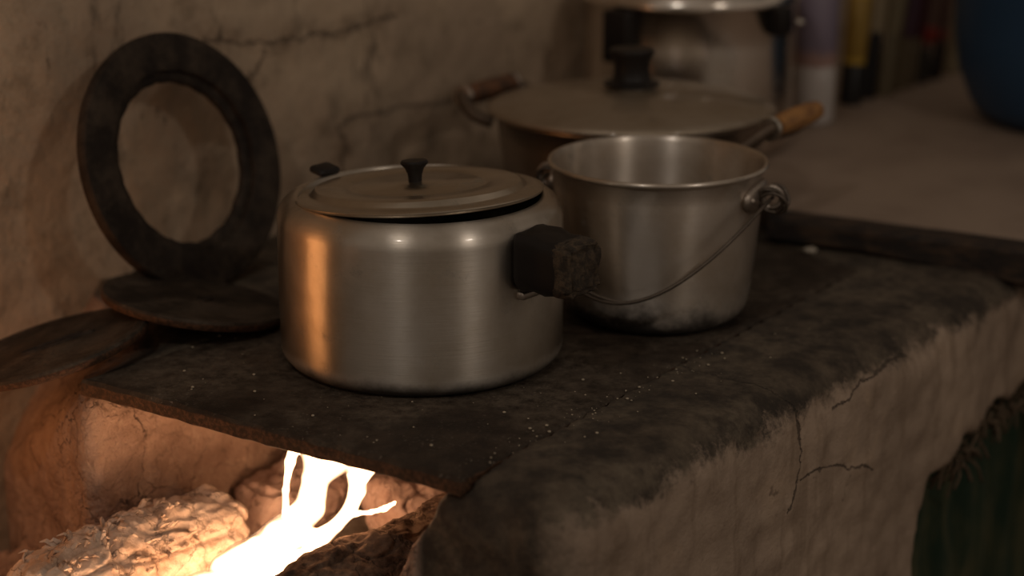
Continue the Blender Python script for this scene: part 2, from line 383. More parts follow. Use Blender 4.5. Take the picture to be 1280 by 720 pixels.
# ================================================================= SETTING
# wall behind everything
def build_wall():
    L0, L1, Z0, Z1, h = -1.3, 2.6, -H, 1.25, .008
    aa = np.arange(L0, L1, h); zz = np.arange(Z0, Z1, h); A, Zg = np.meshgrid(aa, zz, indexing='ij')
    P = np.stack([W0[0] + WA[0] * A, W0[1] + WA[1] * A, Zg], -1)
    d = .007 * fbm(P, 5, 4, 3) + .0016 * fbm(P, 40, 2, 9)
    d = d - .010
    P[..., 0] -= WN[0] * d; P[..., 1] -= WN[1] * d
    n, m = A.shape; front = P.reshape(-1, 3)
    B = P.copy(); t = .12; B[..., 0] = W0[0] + WA[0] * A + WN[0] * t; B[..., 1] = W0[1] + WA[1] * A + WN[1] * t
    idx = np.arange(n * m).reshape(n, m)
    q = np.stack([idx[:-1, :-1], idx[1:, :-1], idx[1:, 1:], idx[:-1, 1:]], -1).reshape(-1, 4)
    # back shell: four corners only
    c = [B[0, 0], B[-1, 0], B[-1, -1], B[0, -1]]; base = len(front)
    V = np.concatenate([front, np.array(c)])
    me = np_mesh('wall_back', V, q)
    bm = bmesh.new(); bm.from_mesh(me); bm.verts.ensure_lookup_table(); v = bm.verts
    bm.faces.new([v[base + i] for i in (3, 2, 1, 0)])
    bm.faces.new([v[int(idx[i, 0])] for i in range(n)][::-1] + [v[base], v[base + 1]])
    bm.faces.new([v[int(idx[i, -1])] for i in range(n)] + [v[base + 2], v[base + 3]])
    bm.faces.new([v[int(idx[0, j])] for j in range(m)] + [v[base + 3], v[base]])
    bm.faces.new([v[int(idx[-1, j])] for j in range(m)][::-1] + [v[base + 1], v[base + 2]])
    bm.to_mesh(me); bm.free()
    o = mesh_obj('wall_back', me, M['wall'], loc=(0, 0, H)); me.set_sharp_from_angle(angle=1.0); o['kind'] = 'structure'
build_wall()
bm = box((6, 6, .05)); o = bm_obj('floor', bm, M['floor'], loc=(.2, .9, -.026), smooth=False); o['kind'] = 'structure'

# ================================================================= STOVE
def line_d(X, Y, p, n): return (X - p[0]) * n[0] + (Y - p[1]) * n[1]
PL = [P1, P2, Vector((P2.x + .60 * .574, P2.y + .60 * .819)), Vector((.245, 1.765)), Vector((.10, 1.86)), Vector((.05, 1.80))]
def poly_sd(X, Y, poly):
    d = np.full(X.shape, 1e9, np.float32); ins = np.zeros(X.shape, bool); n = len(poly)
    for i in range(n):
        a, b = poly[i], poly[(i + 1) % n]; e = (b.x - a.x, b.y - a.y); wx, wy = X - a.x, Y - a.y
        t = np.clip((wx * e[0] + wy * e[1]) / (e[0] ** 2 + e[1] ** 2), 0, 1)
        d = np.minimum(d, (wx - e[0] * t) ** 2 + (wy - e[1] * t) ** 2)
        c1 = (a.y <= Y) != (b.y <= Y); xi = a.x + (Y - a.y) / (b.y - a.y + 1e-12) * e[0]
        ins ^= c1 & (X < xi)
    return np.where(ins, -np.sqrt(d), np.sqrt(d))
NICHE = [(-.137, -.46), (-.131, -.24), (-.133, -.17), (-.112, -.146), (-.06, -.133), (0, -.119), (.066, -.112), (.16, -.108), (.30, -.112), (.42, -.14), (.44, -.20), (.44, -.46)]
def stove_sdf(X, Y, Z):
    dR = line_d(X, Y, R0, NR); dF = line_d(X, Y, P1, (-.559, -.829)); dFL = line_d(X, Y, P1, (-.841, -.54))
    w = (X - W0[0]) * -WN[0] + (Y - W0[1]) * -WN[1]
    front = np.maximum(dF, dFL)
    # the bank between plate and wall slumps towards the hearth mouth
    wP = (P1.x - W0[0]) * -WN[0] + (P1.y - W0[1]) * -WN[1]
    slump = -.62 * np.clip(wP - w, 0, 1) * np.clip(1 + (dFL + .01) / .10, 0, 1)
    dT = Z - slump * .9
    body = smax(smax(dR, front, .035), dT, .040)
    body = np.maximum(body, .004 - w)
    body = np.maximum(body, (X * WA[0] + Y * WA[1]) - 2.35)
    # recess that carries the plate
    ps = poly_sd(X, Y, PL); body = np.maximum(body, -np.maximum(ps - .0008, -(Z + .0145)))
    # firebox
    a50 = math.radians(51); a56 = math.radians(57)
    dl = line_d(X, Y, P1, (-math.sin(a50), math.cos(a50))) + .004        # inside when negative
    zz = np.clip(-Z, 0, .3)
    dr = line_d(X, Y, P2, (math.sin(a56), -math.cos(a56))) + .012 + .52 * zz * np.clip(1 + dF / .12, 0.25, 1)
    fb = smax(smax(dl, dr, .02), -(Z + .21), .03)
    fb = np.maximum(fb, -dF - .52); fb = np.maximum(fb, Z + .010)
    body = smax(body, -fb, .010)
    # arched opening in the side
    sc = (X - R0[0]) * RA[0] + (Y - R0[1]) * RA[1]
    nd = poly_sd(sc, Z, [Vector(p) for p in NICHE])
    nd = nd + .006 * np.sin(sc * 90) * np.sin(Z * 70 + 1)
    body = smax(body, -np.maximum(nd, -dR - .16), .008)
    # hearth ledge in front of the mouth
    ledge = np.maximum(np.maximum(dF - .20, -dF - .05), Z + .20); ledge = np.maximum(np.maximum(ledge, .004 - w), dR + .02)
    body = smin(body, ledge, .03)
    return body
def build_body():
    h = .006; lo = (-.75, .93, -.45); hi = (1.05, 2.46, .012)
    X, Y, Z = grid_pts(lo, hi, h); F = stove_sdf(X, Y, Z).astype(np.float32)
    F = np.maximum(F, -(Z + .443)); F[0] = F[-1] = 1; F[:, 0] = F[:, -1] = 1
    V, Q = surface_nets(F, lo, h); me = np_mesh('masonry_body', V, Q)
    N = vert_normals(me); P = V.astype(np.float64)
    amp = np.where(V[:, 2] > -.02, .35, 1.0) * np.where((V[:, 2] > -.004), .35, 1)
    d = (.0038 * fbm(P, 11, 3, 5) + .0022 * fbm(P, 55, 2, 8)) * amp
    ps = poly_sd(V[:, 0], V[:, 1], PL); d = np.where((ps < .012) & (V[:, 2] > -.03), np.minimum(d, 0) * .2, d)
    w = (V[:, 0] - W0[0]) * -WN[0] + (V[:, 1] - W0[1]) * -WN[1]
    d = np.where(w < .012, 0, d)
    V2 = V + N * d[:, None]; V2[:, 2] = np.where(V[:, 2] > -.02, np.minimum(V2[:, 2], .0004), V2[:, 2])
    me.vertices.foreach_set('co', V2.astype(np.float32).ravel()); me.update(); return me
stove = thing('wood_stove', 'whitewashed masonry wood stove with soot-blackened top and open fire mouth', 'stove', (0, 1.5, -H))
def to_stove(o): o.location = (0, -1.5, H); return o
to_stove(mesh_obj('masonry_body', build_body(), M['stove'], stove))
# plain plinth below
bm = bmesh.new(); fp = [(-.62, 1.57), (-.328, 1.40), (.03, 1.16), (.36, 1.56), (.93, 2.26), (.60, 2.30), (-.30, 1.72)]
fp = [(-.335, 1.41), (.036, 1.165), (.86, 2.18), (.50, 2.205), (-.40, 1.615)]
vs = [bm.verts.new((x, y, -H + .001)) for x, y in fp]; vt = [bm.verts.new((x, y, -.435)) for x, y in fp]
bm.faces.new(vs[::-1]); bm.faces.new(vt)
for i in range(5): bm.faces.new((vs[i], vs[(i + 1) % 5], vt[(i + 1) % 5], vt[i]))
bmesh.ops.bevel(bm, geom=bm.edges[:], offset=.01, segments=2, affect='EDGES')
to_stove(bm_obj('plinth', bm, M['stove'], stove, smooth=False))
# iron cooktop plate
def outline_plate():
    pts = []; poly = PL; n = len(poly)
    for i in range(n):
        a, b = poly[i], poly[(i + 1) % n]; L = (b - a).length; k = max(2, int(L / .008))
        for j in range(k):
            p = a.lerp(b, j / k); pts.append(p)
    return pts
bm = bmesh.new(); pts = outline_plate(); cen = sum(pts, Vector((0, 0))) / len(pts)
def ringv(off, z):
    r = []
    for i, p in enumerate(pts):
        a = pts[i - 1]; b = pts[(i + 1) % len(pts)]; t = (b - a).normalized(); nrm = Vector((t.y, -t.x))
        jit = .0012 * math.sin(i * 1.7) * math.sin(i * .37)
        q = p + nrm * (-off + jit); r.append(bm.verts.new((q.x, q.y, z + .0006 * math.sin(i * .21))))
    return r
rs = [ringv(.003, -.014), ringv(.0, -.012), ringv(.0, -.003), ringv(.0025, .0)]
for a, b in zip(rs, rs[1:]):
    for i in range(len(a)): bm.faces.new((a[i], a[(i + 1) % len(a)], b[(i + 1) % len(a)], b[i]))
bm.faces.new(rs[0][::-1]); bm.faces.new(rs[-1]); 
o = to_stove(bm_obj('cooktop_plate', bm, M['iron'], stove, autosmooth=35)); o['label'] = 'dark sooty cast-iron plate'

# worktop and its timber edge
wt = thing('worktop', 'beige screed worktop behind the stove with charred timber front edge', 'worktop', (.5, 1.95, -.001))
def wtl(x, y, z): return (x - .5, y - 1.95, z + .001)
bm = bmesh.new()
fp = [(.262, 1.785), (.474, 1.672), (1.02, 1.40), (1.65, 2.20), (1.02, 3.10), (.80, 2.88), (-.005, 2.015), (.06, 1.955), (.21, 1.885)]
vs = [bm.verts.new(wtl(x, y, .0015)) for x, y in fp]; vt = [bm.verts.new(wtl(x, y, .026)) for x, y in fp]
bm.faces.new(vs[::-1]); bm.faces.new(vt)
for i in range(len(fp)): bm.faces.new((vs[i], vs[(i + 1) % len(fp)], vt[(i + 1) % len(fp)], vt[i]))
bmesh.ops.bevel(bm, geom=bm.edges[:], offset=.003, segments=2, affect='EDGES')
bm_obj('worktop_slab', bm, M['worktop'], wt, smooth=False)
bm = bmesh.new(); secs = []
a0 = Vector((.252, 1.779)); d = Vector((.879, -.477)); nn_ = Vector((-.477, -.879))
for k in range(41):
    t = k / 40 * .86; p = a0 + d * t; hb = .002 if t < .10 else .002 - .075 * (t - .10) ; hb = max(hb, -.03)
    j = .0012 * math.sin(k * 1.3) + .0008 * math.sin(k * 2.9)
    q = [(p + nn_ * (.0 + j), .0285), (p + nn_ * (.018 + j), .0275 + j * .4), (p + nn_ * (.022 + j), .022), (p + nn_ * (.023 + j), hb + .004), (p + nn_ * (.018), hb), (p, hb)]
    secs.append([bm.verts.new(wtl(v.x, v.y, z)) for v, z in q])
for a, b in zip(secs, secs[1:]):
    for i in range(6): bm.faces.new((a[i], a[(i + 1) % 6], b[(i + 1) % 6], b[i]))
bm.faces.new(secs[0]); bm.faces.new(secs[-1][::-1])
o = bm_obj('edge_beam', bm, M['beam'], wt, autosmooth=30); o['label'] = 'charred timber edge strip'

# curtain in the arched opening and the straw at its top
bm = bmesh.new(); rows = []
for j in range(22):
    z = -.10 - j * .0155; r = []
    for i in range(120):
        sc = -.15 + i * .005; dep = -.045 + .006 * math.sin(sc * 95 + math.sin(j * .2)) + .004 * math.sin(sc * 230 + 1) + .003 * math.sin(j * .5 + sc * 30)
        r.append(bm.verts.new((R0[0] + RA[0] * sc + NR[0] * dep, R0[1] + RA[1] * sc + NR[1] * dep, z)))
    rows.append(r)
for a, b in zip(rows, rows[1:]):
    for i in range(119): bm.faces.new((a[i], a[i + 1], b[i + 1], b[i]))
o = bm_obj('curtain', bm, M['green'], loc=(0, 0, H)); sd = o.modifiers.new('s', 'SOLIDIFY'); sd.thickness = .002
tag(o, 'dark green cloth hanging in the arched side opening of the stove', 'curtain')
bm = bmesh.new()
for k in range(150):
    sc = random.uniform(-.07, .30); base = -.118 - (.02 if sc < -.03 else 0)
    def pt(s_, dd, z): return Vector((R0[0] + RA[0] * s_ + NR[0] * dd, R0[1] + RA[1] * s_ + NR[1] * dd, z))
    z0 = base + random.uniform(-.012, .004); L = random.uniform(.01, .035); a = random.uniform(-1, 1)
    p0 = pt(sc, random.uniform(-.03, .0), z0); p2 = pt(sc + L * a, random.uniform(-.02, .006), z0 - L * random.uniform(.3, 1)); p1 = (p0 + p2) / 2 + pt(0, .006, 0) - pt(0, 0, 0) + Vector((0, 0, .004))
    tube(catmull([p0, p1, p2], 4), [random.uniform(.0008, .0022)] * 9, 5, bm)
o = bm_obj('straw', bm, M['straw'], loc=(0, 0, H)); tag(o, 'dry straw poking from the top of the arched opening', 'straw', kind='stuff')

# ================================================================= IRON RING AND COVERS
def ring():
    foot = at(266, 360, .0); lean = math.radians(17)
    n3 = Vector((WN[0], WN[1], 0)); upv = Vector((n3.x * math.sin(lean), n3.y * math.sin(lean), math.cos(lean)))
    yaw = math.radians(54); ax = Vector((math.cos(yaw), math.sin(yaw), 0)); nz = ax.cross(upv).normalized()
    R = .105; K = 1.075
    Mx = Matrix((ax, upv, nz)).transposed().to_4x4()
    c = foot + upv * (R * K + .001)
    t = thing('stove_ring', 'blackened cast-iron stove ring leaning upright against the plaster wall', 'ring', (c.x, c.y, c.z))
    t.rotation_euler = Mx.to_euler()
    prof = [(.066, -.001), (.066, -.006), (.101, -.006), (.1045, -.004), (.105, -.001), (.105, .004), (.1035, .0065), (.077, .0065), (.0745, .0055), (.0740, .001), (.069, .0005), (.0675, .0)]
    bm = lathe(prof, 128, closed=True)
    for v in bm.verts:
        r = v.co.xy.length; a = math.atan2(v.co.y, v.co.x); v.co.x *= K; v.co.y *= K
        if r < .075:
            k = 1 + .012 * math.sin(a * 3 + 1) + .010 * math.sin(a * 11) * max(0, math.sin(a + 2.2)) + .006 * math.sin(a * 23 + 2)
            v.co.x *= k; v.co.y *= k
    bm_obj('ring_body', bm, M['iron_dark'], t, autosmooth=40)
ring()
def cover(name, label, c, r, rot, slot, thick=.009):
    t = thing(name, label, 'stove cover', c, rot)
    prof = [(0, 0), (r * .93, 0), (r * .985, .0015), (r, .004), (r, thick - .002), (r * .985, thick), (r * .90, thick + .0004), (r * .88, thick - .0006), (r * .40, thick - .0002), (r * .38, thick + .0006), (0, thick + .0006)]
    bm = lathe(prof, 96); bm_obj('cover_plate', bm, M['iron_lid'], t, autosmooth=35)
    a, L, wd, cx, cy = slot
    Mx = Matrix.Translation((cx, cy, thick + .0002)) @ Matrix.Rotation(a, 4, 'Z')
    # lifting recess: a sunken oval pocket with a small bar
    bm = lathe([(0, .0006), (.8, .0007), (.93, .0022), (1.0, .0016), (1.02, -.001)], 40)
    for v in bm.verts: v.co.x *= L / 2; v.co.y *= wd / 2
    bm.transform(Mx); o = bm_obj('lifting_slot', bm, M['iron_dark'], t, autosmooth=50); return t
c1 = at(66, 435, .002)
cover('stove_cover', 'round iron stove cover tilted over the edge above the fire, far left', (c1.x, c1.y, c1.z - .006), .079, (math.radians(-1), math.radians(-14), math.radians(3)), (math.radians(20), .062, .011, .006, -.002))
c2 = at(243, 383, .014)
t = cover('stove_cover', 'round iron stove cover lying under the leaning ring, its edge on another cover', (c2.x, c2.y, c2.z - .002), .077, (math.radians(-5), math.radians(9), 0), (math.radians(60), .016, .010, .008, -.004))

# ================================================================= POT WITH LID (foreground)
def pot_front():
    c = at(527, 443, 0); c = Vector((-.0705, 1.434, .0006))
    t = thing('cooking_pot', 'brushed aluminium pot with crooked lid and burnt black stub handle', 'pot', c)
    r = .1105
    prof = [(0, .001), (.092, .0)] + arc(.0965, .014, .014, -90, 0, 8) + [(r, .03), (r + .0004, .06), (r, .100), (r - .0002, .110)] + arc(r - .0165, .1135, .0165, 0, 64, 8) + [(.0975, .1298), (.0945, .1306), (.0925, .1290), (.092, .120), (.1, .110), (.104, .1), (.1045, .05), (.1045, .02), (.09, .004), (0, .004)]
    bm_obj('pot_body', lathe(prof, 160), M['alu_pot'], t, autosmooth=60)
    # lid, lying askew
    R = .0965; lp = [(0, .0012), (.06, .0010), (.083, .0), (.0900, -.0010), (.0955, -.0022), (R, -.0012), (R + .0004, .0002), (R - .001, .0012), (.091, .0016), (.085, .0018), (.0825, .0030), (.0800, .0060), (.0775, .0068), (.056, .0066), (.054, .0054), (.051, .0054), (.049, .0066), (.020, .0070), (.018, .0078), (0, .0080)]
    lid = bm_obj('lid', lathe(lp, 144), M['alu_lid'], t, autosmooth=40)
    lid.location = (-.0015, .001, .1312); lid.rotation_euler = (math.radians(-3.9), math.radians(-2.5), 0)
    kp = [(0, .006), (.0052, .0062), (.0052, .010), (.0056, .0135), (.0075, .0185), (.0105, .0215), (.0108, .0228), (.0098, .0242), (0, .0246)]
    k = bm_obj('knob', lathe(kp, 40), M['bake'], lid, autosmooth=45); k['label'] = 'small flared black knob'
    k.location = (-.002, .0, .0)
    # stub of the long handle
    az = math.radians(50); ra = Vector((math.sin(az), -math.cos(az), 0)); yaw = math.atan2(ra.y, ra.x)
    Mh = Matrix.Translation(ra * (r + .0205) + Vector((0, 0, .1005))) @ Matrix.Rotation(yaw, 4, 'Z')
    bm = box((.050, .044, .047), None, None, .010, 4)
    bmesh.ops.subdivide_edges(bm, edges=bm.edges[:], cuts=2, use_grid_fill=True)
    for v in bm.verts:
        f = (v.co.x + .025) / .05; v.co.z *= 1.0 - .16 * f; v.co.z += -.003 * f + .0010 * math.sin(v.co.x * 300 + v.co.y * 210); v.co.y *= 1 - .05 * f
    bm.transform(Mh); h = bm_obj('handle', bm, M['bake'], t, autosmooth=60); h['label'] = 'charred black handle stub'
    bm = bmesh.new(); bmesh.ops.create_grid(bm, x_segments=26, y_segments=26, size=.5)
    bm2 = box((.022, .0415, .0415), None, None, .008, 3); bmesh.ops.subdivide_edges(bm2, edges=bm2.edges[:], cuts=3, use_grid_fill=True); bm.free()
    for v in bm2.verts:
        n_ = math.sin(v.co.y * 700 + 2 * math.sin(v.co.z * 300)) * math.sin(v.co.z * 610 + v.co.y * 200)
        if v.co.x > 0: v.co.x += .0022 * n_ + random.uniform(-.001, .001)
        v.co.y *= 1 + .02 * n_; v.co.z *= 1 + .02 * n_
    bm2.transform(Matrix.Translation(ra * (r + .0205 + .0190) + Vector((0, 0, .0985))) @ Matrix.Rotation(yaw, 4, 'Z'))
    e = bm_obj('handle_core', bm2, M['burnt'], h); e['label'] = 'rough brown burnt end of the handle'
    # bracket straps
    for dz in (.018, -.018):
        bm = box((.012, .030, .006), Matrix.Translation(ra * (r - .001) + Vector((0, 0, .0905 + dz))) @ Matrix.Rotation(yaw, 4, 'Z'), None, .0015)
        bm_obj('bracket', bm, M['lug'], t)
    # small helper handle on the far left side
    az = math.radians(-128); rb = Vector((math.sin(az), -math.cos(az), 0)); yb = math.atan2(rb.y, rb.x)
    bm = box((.016, .022, .006), Matrix.Translation(rb * (r - .010) + Vector((0, 0, .134))) @ Matrix.Rotation(yb, 4, 'Z') @ Matrix.Rotation(math.radians(-12), 4, 'Y'), None, .003, 3)
    bm_obj('helper_handle', bm, M['bake'], t)
    bm = box((.010, .020, .020), Matrix.Translation(rb * (r - .004) + Vector((0, 0, .108))) @ Matrix.Rotation(yb, 4, 'Z'), None, .002, 2)
    bm_obj('bracket', bm, M['lug'], t)
pot_front()

# ================================================================= BUCKET
def bucket():
    c = Vector((.120, 1.540, .0006))
    t = thing('pail', 'open aluminium pail with wire bail and blackened dented bottom', 'pail', c)
    prof = [(0, .001), (.052, 0)] + arc(.056, .022, .022, -90, -12, 8) + [(.0815, .045), (.0845, .08), (.0865, .112), (.0868, .127), (.0885, .1285)] + arc(.0888, .1308, .0022, -90, 150, 8) + [(.0858, .128), (.0852, .11), (.0832, .08), (.0800, .045), (.075, .02), (.056, .006), (0, .004)]
    bm = lathe(prof, 160)
    for v in bm.verts:
        a = math.atan2(v.co.y, v.co.x); z = v.co.z
        # dents low on the front
        for (da, dz, amp, wa, wz) in ((-1.75, .040, .004, .18, .016), (-1.30, .032, .0028, .2, .014), (-1.0, .05, .003, .25, .02), (-2.2, .03, .003, .2, .02)):
            k = amp * math.exp(-((a - da) / wa) ** 2 - ((z - dz) / wz) ** 2); v.co.x -= math.cos(a) * k; v.co.y -= math.sin(a) * k
    body = bm_obj('pail_body', bm, M['alu_bucket'], t, autosmooth=60)
    axa = math.radians(-24); ax = Vector((math.cos(axa), math.sin(axa), 0)); pr = Vector((math.sin(axa), -math.cos(axa), 0)); up = Vector((0, 0, 1))
    for sgn in (1, -1):
        a3 = ax * sgn
        yaw = math.atan2(a3.y, a3.x)
        # riveted lug plate following the wall
        bm = bmesh.new(); g = []
        for i in range(13):
            th = -.32 + .64 * i / 12; wd = .0125 * math.sqrt(max(.05, 1 - (abs(th) / .335) ** 2.4)); row = []
            for (rr, zz) in ((.0868, -wd), (.0895, -wd * .85), (.0905, 0), (.0895, wd * .85), (.0868, wd)):
                row.append(bm.verts.new((rr * math.cos(yaw + th), rr * math.sin(yaw + th), .110 + zz)))
            g.append(row)
        for p, q in zip(g, g[1:]):
            for i in range(4): bm.faces.new((p[i], q[i], q[i + 1], p[i + 1]))
            bm.faces.new((p[4], q[4], q[0], p[0]))
        bm.faces.new(g[0]); bm.faces.new(g[-1][::-1])
        lug = bm_obj('lug', bm, M['lug'], t)
        for th in (-.22, .22):
            bm = lathe([(0, .0022), (.0022, .0016), (.0032, 0), (.0032, -.001)], 16); bm.transform(Matrix.Translation((.0900 * math.cos(yaw + th), .0900 * math.sin(yaw + th), .110)) @ Matrix.Rotation(yaw + th, 4, 'Z') @ Matrix.Rotation(math.pi / 2, 4, 'Y'))
            bm_obj('rivet', bm, M['lug'], lug)
        # standing eye of the lug
        cen = a3 * .0975 + up * .110; path = [cen + (a3 * math.cos(q) + up * math.sin(q)) * .0085 for q in [2 * math.pi * k / 24 for k in range(25)]]
        bm_obj('eye', tube(path, .0024, 10, caps=False), M['lug'], lug)
    # bail
    E0 = ax * .0985 + up * .112; pts = []
    for k in range(41):
        th = math.pi * k / 40; dd = .1075; drop = .072
        pts.append(ax * .0985 * math.cos(th) + pr * -0 + pr * dd * math.sin(th) * 1.0 + up * (.112 - drop * math.sin(th) ** .9))
    pr2 = Vector((-.407, -.914, 0))
    pts = []
    for k in range(41):
        th = math.pi * k / 40
        pts.append(ax * .0985 * math.cos(th) + pr2 * .1035 * math.sin(th) + up * (.110 - .068 * math.sin(th) ** 1.5 + .004 * math.sin(th * 3)))
    bail = bm_obj('bail_handle', tube(pts, .0016, 10), M['wire'], t)
    # wire knot coiled round the near eye
    coil = []
    for k in range(90):
        th = k * .33; rr = .0105 + .0022 * math.sin(k * .21)
        cen = ax * (.0985 + .0035 * math.sin(k * .11)) + up * .108 + pr2 * .004 * math.sin(k * .17)
        coil.append(cen + ax * math.cos(th) * rr + up * math.sin(th) * rr * .9 + pr2 * .006 * math.sin(th * .5 + 1))
    bm_obj('wire_knot', tube(coil, .0015, 8), M['wire'], bail)
    coil = []
    for k in range(50):
        th = k * .4; cen = -ax * .0985 + up * .108; coil.append(cen + ax * math.cos(th) * .008 + up * math.sin(th) * .008 + pr2 * .004 * math.sin(th * .5))
    bm_obj('wire_knot', tube(coil, .0014, 8), M['wire'], bail)
    # second strand twisted along the lowest part
    tw = [pts[i] + up * .0035 * math.sin((i - 18) / 10 * math.pi) for i in range(18, 29)]
    bm_obj('wire_strand', tube(tw, .0013, 8), M['wire'], bail)
bucket()

# ================================================================= PAN
def pan():
    c = Vector((.1125, 1.783, .0006))
    t = thing('lidded_pan', 'wide pan under a matte brown lid with two wooden side grips', 'pan', c)
    prof = [(0, .001), (.094, 0)] + arc(.098, .015, .015, -90, -8, 6) + [(.119, .05), (.125, .09), (.127, .108), (.131, .110), (.131, .112), (.125, .112), (.123, .09), (.117, .05), (.108, .012), (0, .005)]
    prof = [(a, b * 1.115 if b > .03 else b) for a, b in prof]
    bm_obj('pan_body', lathe(prof, 128), M['alu_pan'], t, autosmooth=60)
    lp = [(0, .0015), (.05, .001), (.126, -.004), (.134, -.006), (.1362, -.005), (.1362, -.003), (.134, -.001), (.128, .0015), (.09, .0095), (.05, .0125), (.02, .0135), (0, .0136)]
    lid = bm_obj('lid', lathe(lp, 128), M['pan_lid'], t, autosmooth=50); lid.location = (0, 0, .1300); lid.rotation_euler = (math.radians(-1.2), 0, 0)
    cr = bm_obj('knob_ring', lathe([(0, .013), (.0215, .0135), (.0225, .0150), (.0215, .0165), (0, .0167)], 48), M['steel'], lid, autosmooth=40)
    kp = [(0, .0165), (.024, .0165), (.0265, .018), (.0262, .0198), (.019, .0222), (.0172, .026), (.0168, .034), (.0178, .041), (.0205, .0465), (.0215, .0495), (.0205, .0515), (0, .0522)]
    k = bm_obj('knob', lathe(kp, 48), M['bake'], lid, autosmooth=45); k['label'] = 'broad flared black knob'
    a0 = math.radians(-33); ra = Vector((math.cos(a0), math.sin(a0), 0)); ta = Vector((-ra.y, ra.x, 0)); up = Vector((0, 0, 1))
    for sg in (1, -1):
        o = ra * sg; cen = o * .162 + up * .126
        if sg > 0: cen = cen + ta * .006 + up * .005
        half = .043; mt = M['grip'] if sg > 0 else M['grip_dark']
        n = 14; path = [cen + ta * (half * (2 * i / n - 1) + (.010 if sg > 0 else 0)) for i in range(n + 1)]
        rad = [(.0075 + .0028 * math.sin(math.pi * min(1, max(0, (i + .8) / (n + 1.6)))) ** .5) for i in range(n + 1)]
        g = bm_obj('grip', tube(path, rad, 20), mt, t, autosmooth=50)
        g['label'] = 'orange-brown wooden grip' if sg > 0 else 'darkened reddish wooden grip'
        for e in (-1, 1):
            bm = tube(catmull([o * .124 + ta * e * .050 + up * .106, o * .142 + ta * e * .056 + up * .113, cen + ta * e * (half + .004), cen + ta * e * (half - .006)], 8), .0062, 10)
            bm_obj('handle_bracket', bm, M['dark_metal'], g)
            if sg > 0 and e > 0: continue
            pp = cen + ta * e * half; Mx = Matrix.Translation(pp) @ ta.to_track_quat('Z', 'X').to_matrix().to_4x4()
            bm = lathe([(0, -.003), (.0102, -.003), (.0112, -.0015), (.0112, .0015), (.0102, .003), (0, .003)], 24); bm.transform(Mx)
            bm_obj('ferrule', bm, M['steel'] if sg > 0 else M['lug'], g, autosmooth=40)
pan()

# ================================================================= LARGE POT AT THE BACK
def backpot():
    c = Vector((.192, 2.080, .0266)); r = .1135
    t = thing('stock_pot', 'tall shiny aluminium stock pot with lid behind the brown-lidded pan', 'pot', c)
    prof = [(0, .001), (r - .016, 0)] + arc(r - .014, .014, .014, -90, 0, 6) + [(r, .06), (r, .12), (r, .164), (r + .004, .1665), (r + .004, .169), (r - .002, .169), (r - .003, .12), (r - .003, .02), (0, .006)]
    bm_obj('pot_body', lathe(prof, 128), M['alu_back'], t, autosmooth=60)
    R = r + .006; lp = [(0, .002), (R - .02, -.002), (R - .004, -.010), (R, -.011), (R + .001, -.008), (R - .001, -.003), (R - .004, .002), (R - .012, .006), (R - .05, .016), (.03, .022), (0, .023)]
    lid = bm_obj('lid', lathe(lp, 128), M['alu_back'], t, autosmooth=50); lid.location = (0, 0, .1735)
    bm_obj('knob', lathe([(0, .022), (.012, .022), (.010, .03), (.014, .042), (.017, .05), (.012, .054), (0, .055)], 32), M['bake'], lid, autosmooth=45)
    for az, z0, hz, wd, m in ((-41, .133, .055, .034, 'bake'), (46, .148, .030, .022, 'lug')):
        a = math.radians(az); rb = Vector((math.sin(a), -math.cos(a), 0)); y = math.atan2(rb.y, rb.x)
        bm = box((.020, wd, hz), Matrix.Translation(rb * (r + .008) + Vector((0, 0, z0))) @ Matrix.Rotation(y, 4, 'Z'), None, .004, 3)
        o = bm_obj('side_handle' if m == 'bake' else 'clamp', bm, M[m] if m == 'bake' else M['bake'], t)
        if m == 'lug':
            bm = lathe([(0, .004), (.005, .002), (.006, -.002), (0, -.003)], 20); bm.transform(Matrix.Translation(rb * (r + .018) + Vector((.012, 0, .148))))
            bm_obj('clamp_bolt', bm, M['steel'], o)
backpot()

# ================================================================= BOTTLES AND UTENSILS ON THE WORKTOP
WZ = .0266
def bottle(name, label, cat, u, v, hgt, r, cbody, clabel=None, lab=(.3, .8), ccap=None, tilt=0, neck=.35, rough=.35, cbase=None, rotz=0, group=None):
    p = at(u, v, WZ); t = thing(name, label, cat, (p.x, p.y, WZ), (0, math.radians(tilt), 0), group)
    sh = hgt * .80
    prof = [(0, 0), (r * .85, 0), (r, r * .15), (r, sh * .5), (r, sh), (r * .93, sh + r * .35), (r * neck * 1.3, sh + (hgt - sh) * .55), (r * neck, sh + (hgt - sh) * .65), (r * neck, hgt * .93), (0, hgt * .93)]
    bm_obj('bottle_body', lathe(prof, 40), mat_plain(name + '_plastic', cbody, rough, var=.1, bump=.02), t, autosmooth=50)
    if clabel:
        bm = lathe([(r * 1.0, sh * lab[0]), (r * 1.03, sh * lab[0] + .001), (r * 1.03, sh * lab[1]), (r * 1.0, sh * lab[1] + .001)], 40)
        bm_obj('paper_label', bm, clabel, t)
    if cbase:
        bm_obj('base_cup', lathe([(0, -.0), (r * 1.04, 0), (r * 1.06, .004), (r * 1.04, sh * cbase[0]), (r * .98, sh * cbase[0] + .001)], 40), mat_plain('base_cup', cbase[1], .5, var=.1), t, autosmooth=50)
    bm_obj('cap', lathe([(r * neck * 1.25, hgt * .90), (r * neck * 1.3, hgt * .905), (r * neck * 1.25, hgt * .995), (r * neck * 1.1, hgt), (0, hgt)], 32), mat_plain('cap', ccap or (.1, .1, .1), .5), t, autosmooth=50)
    return t
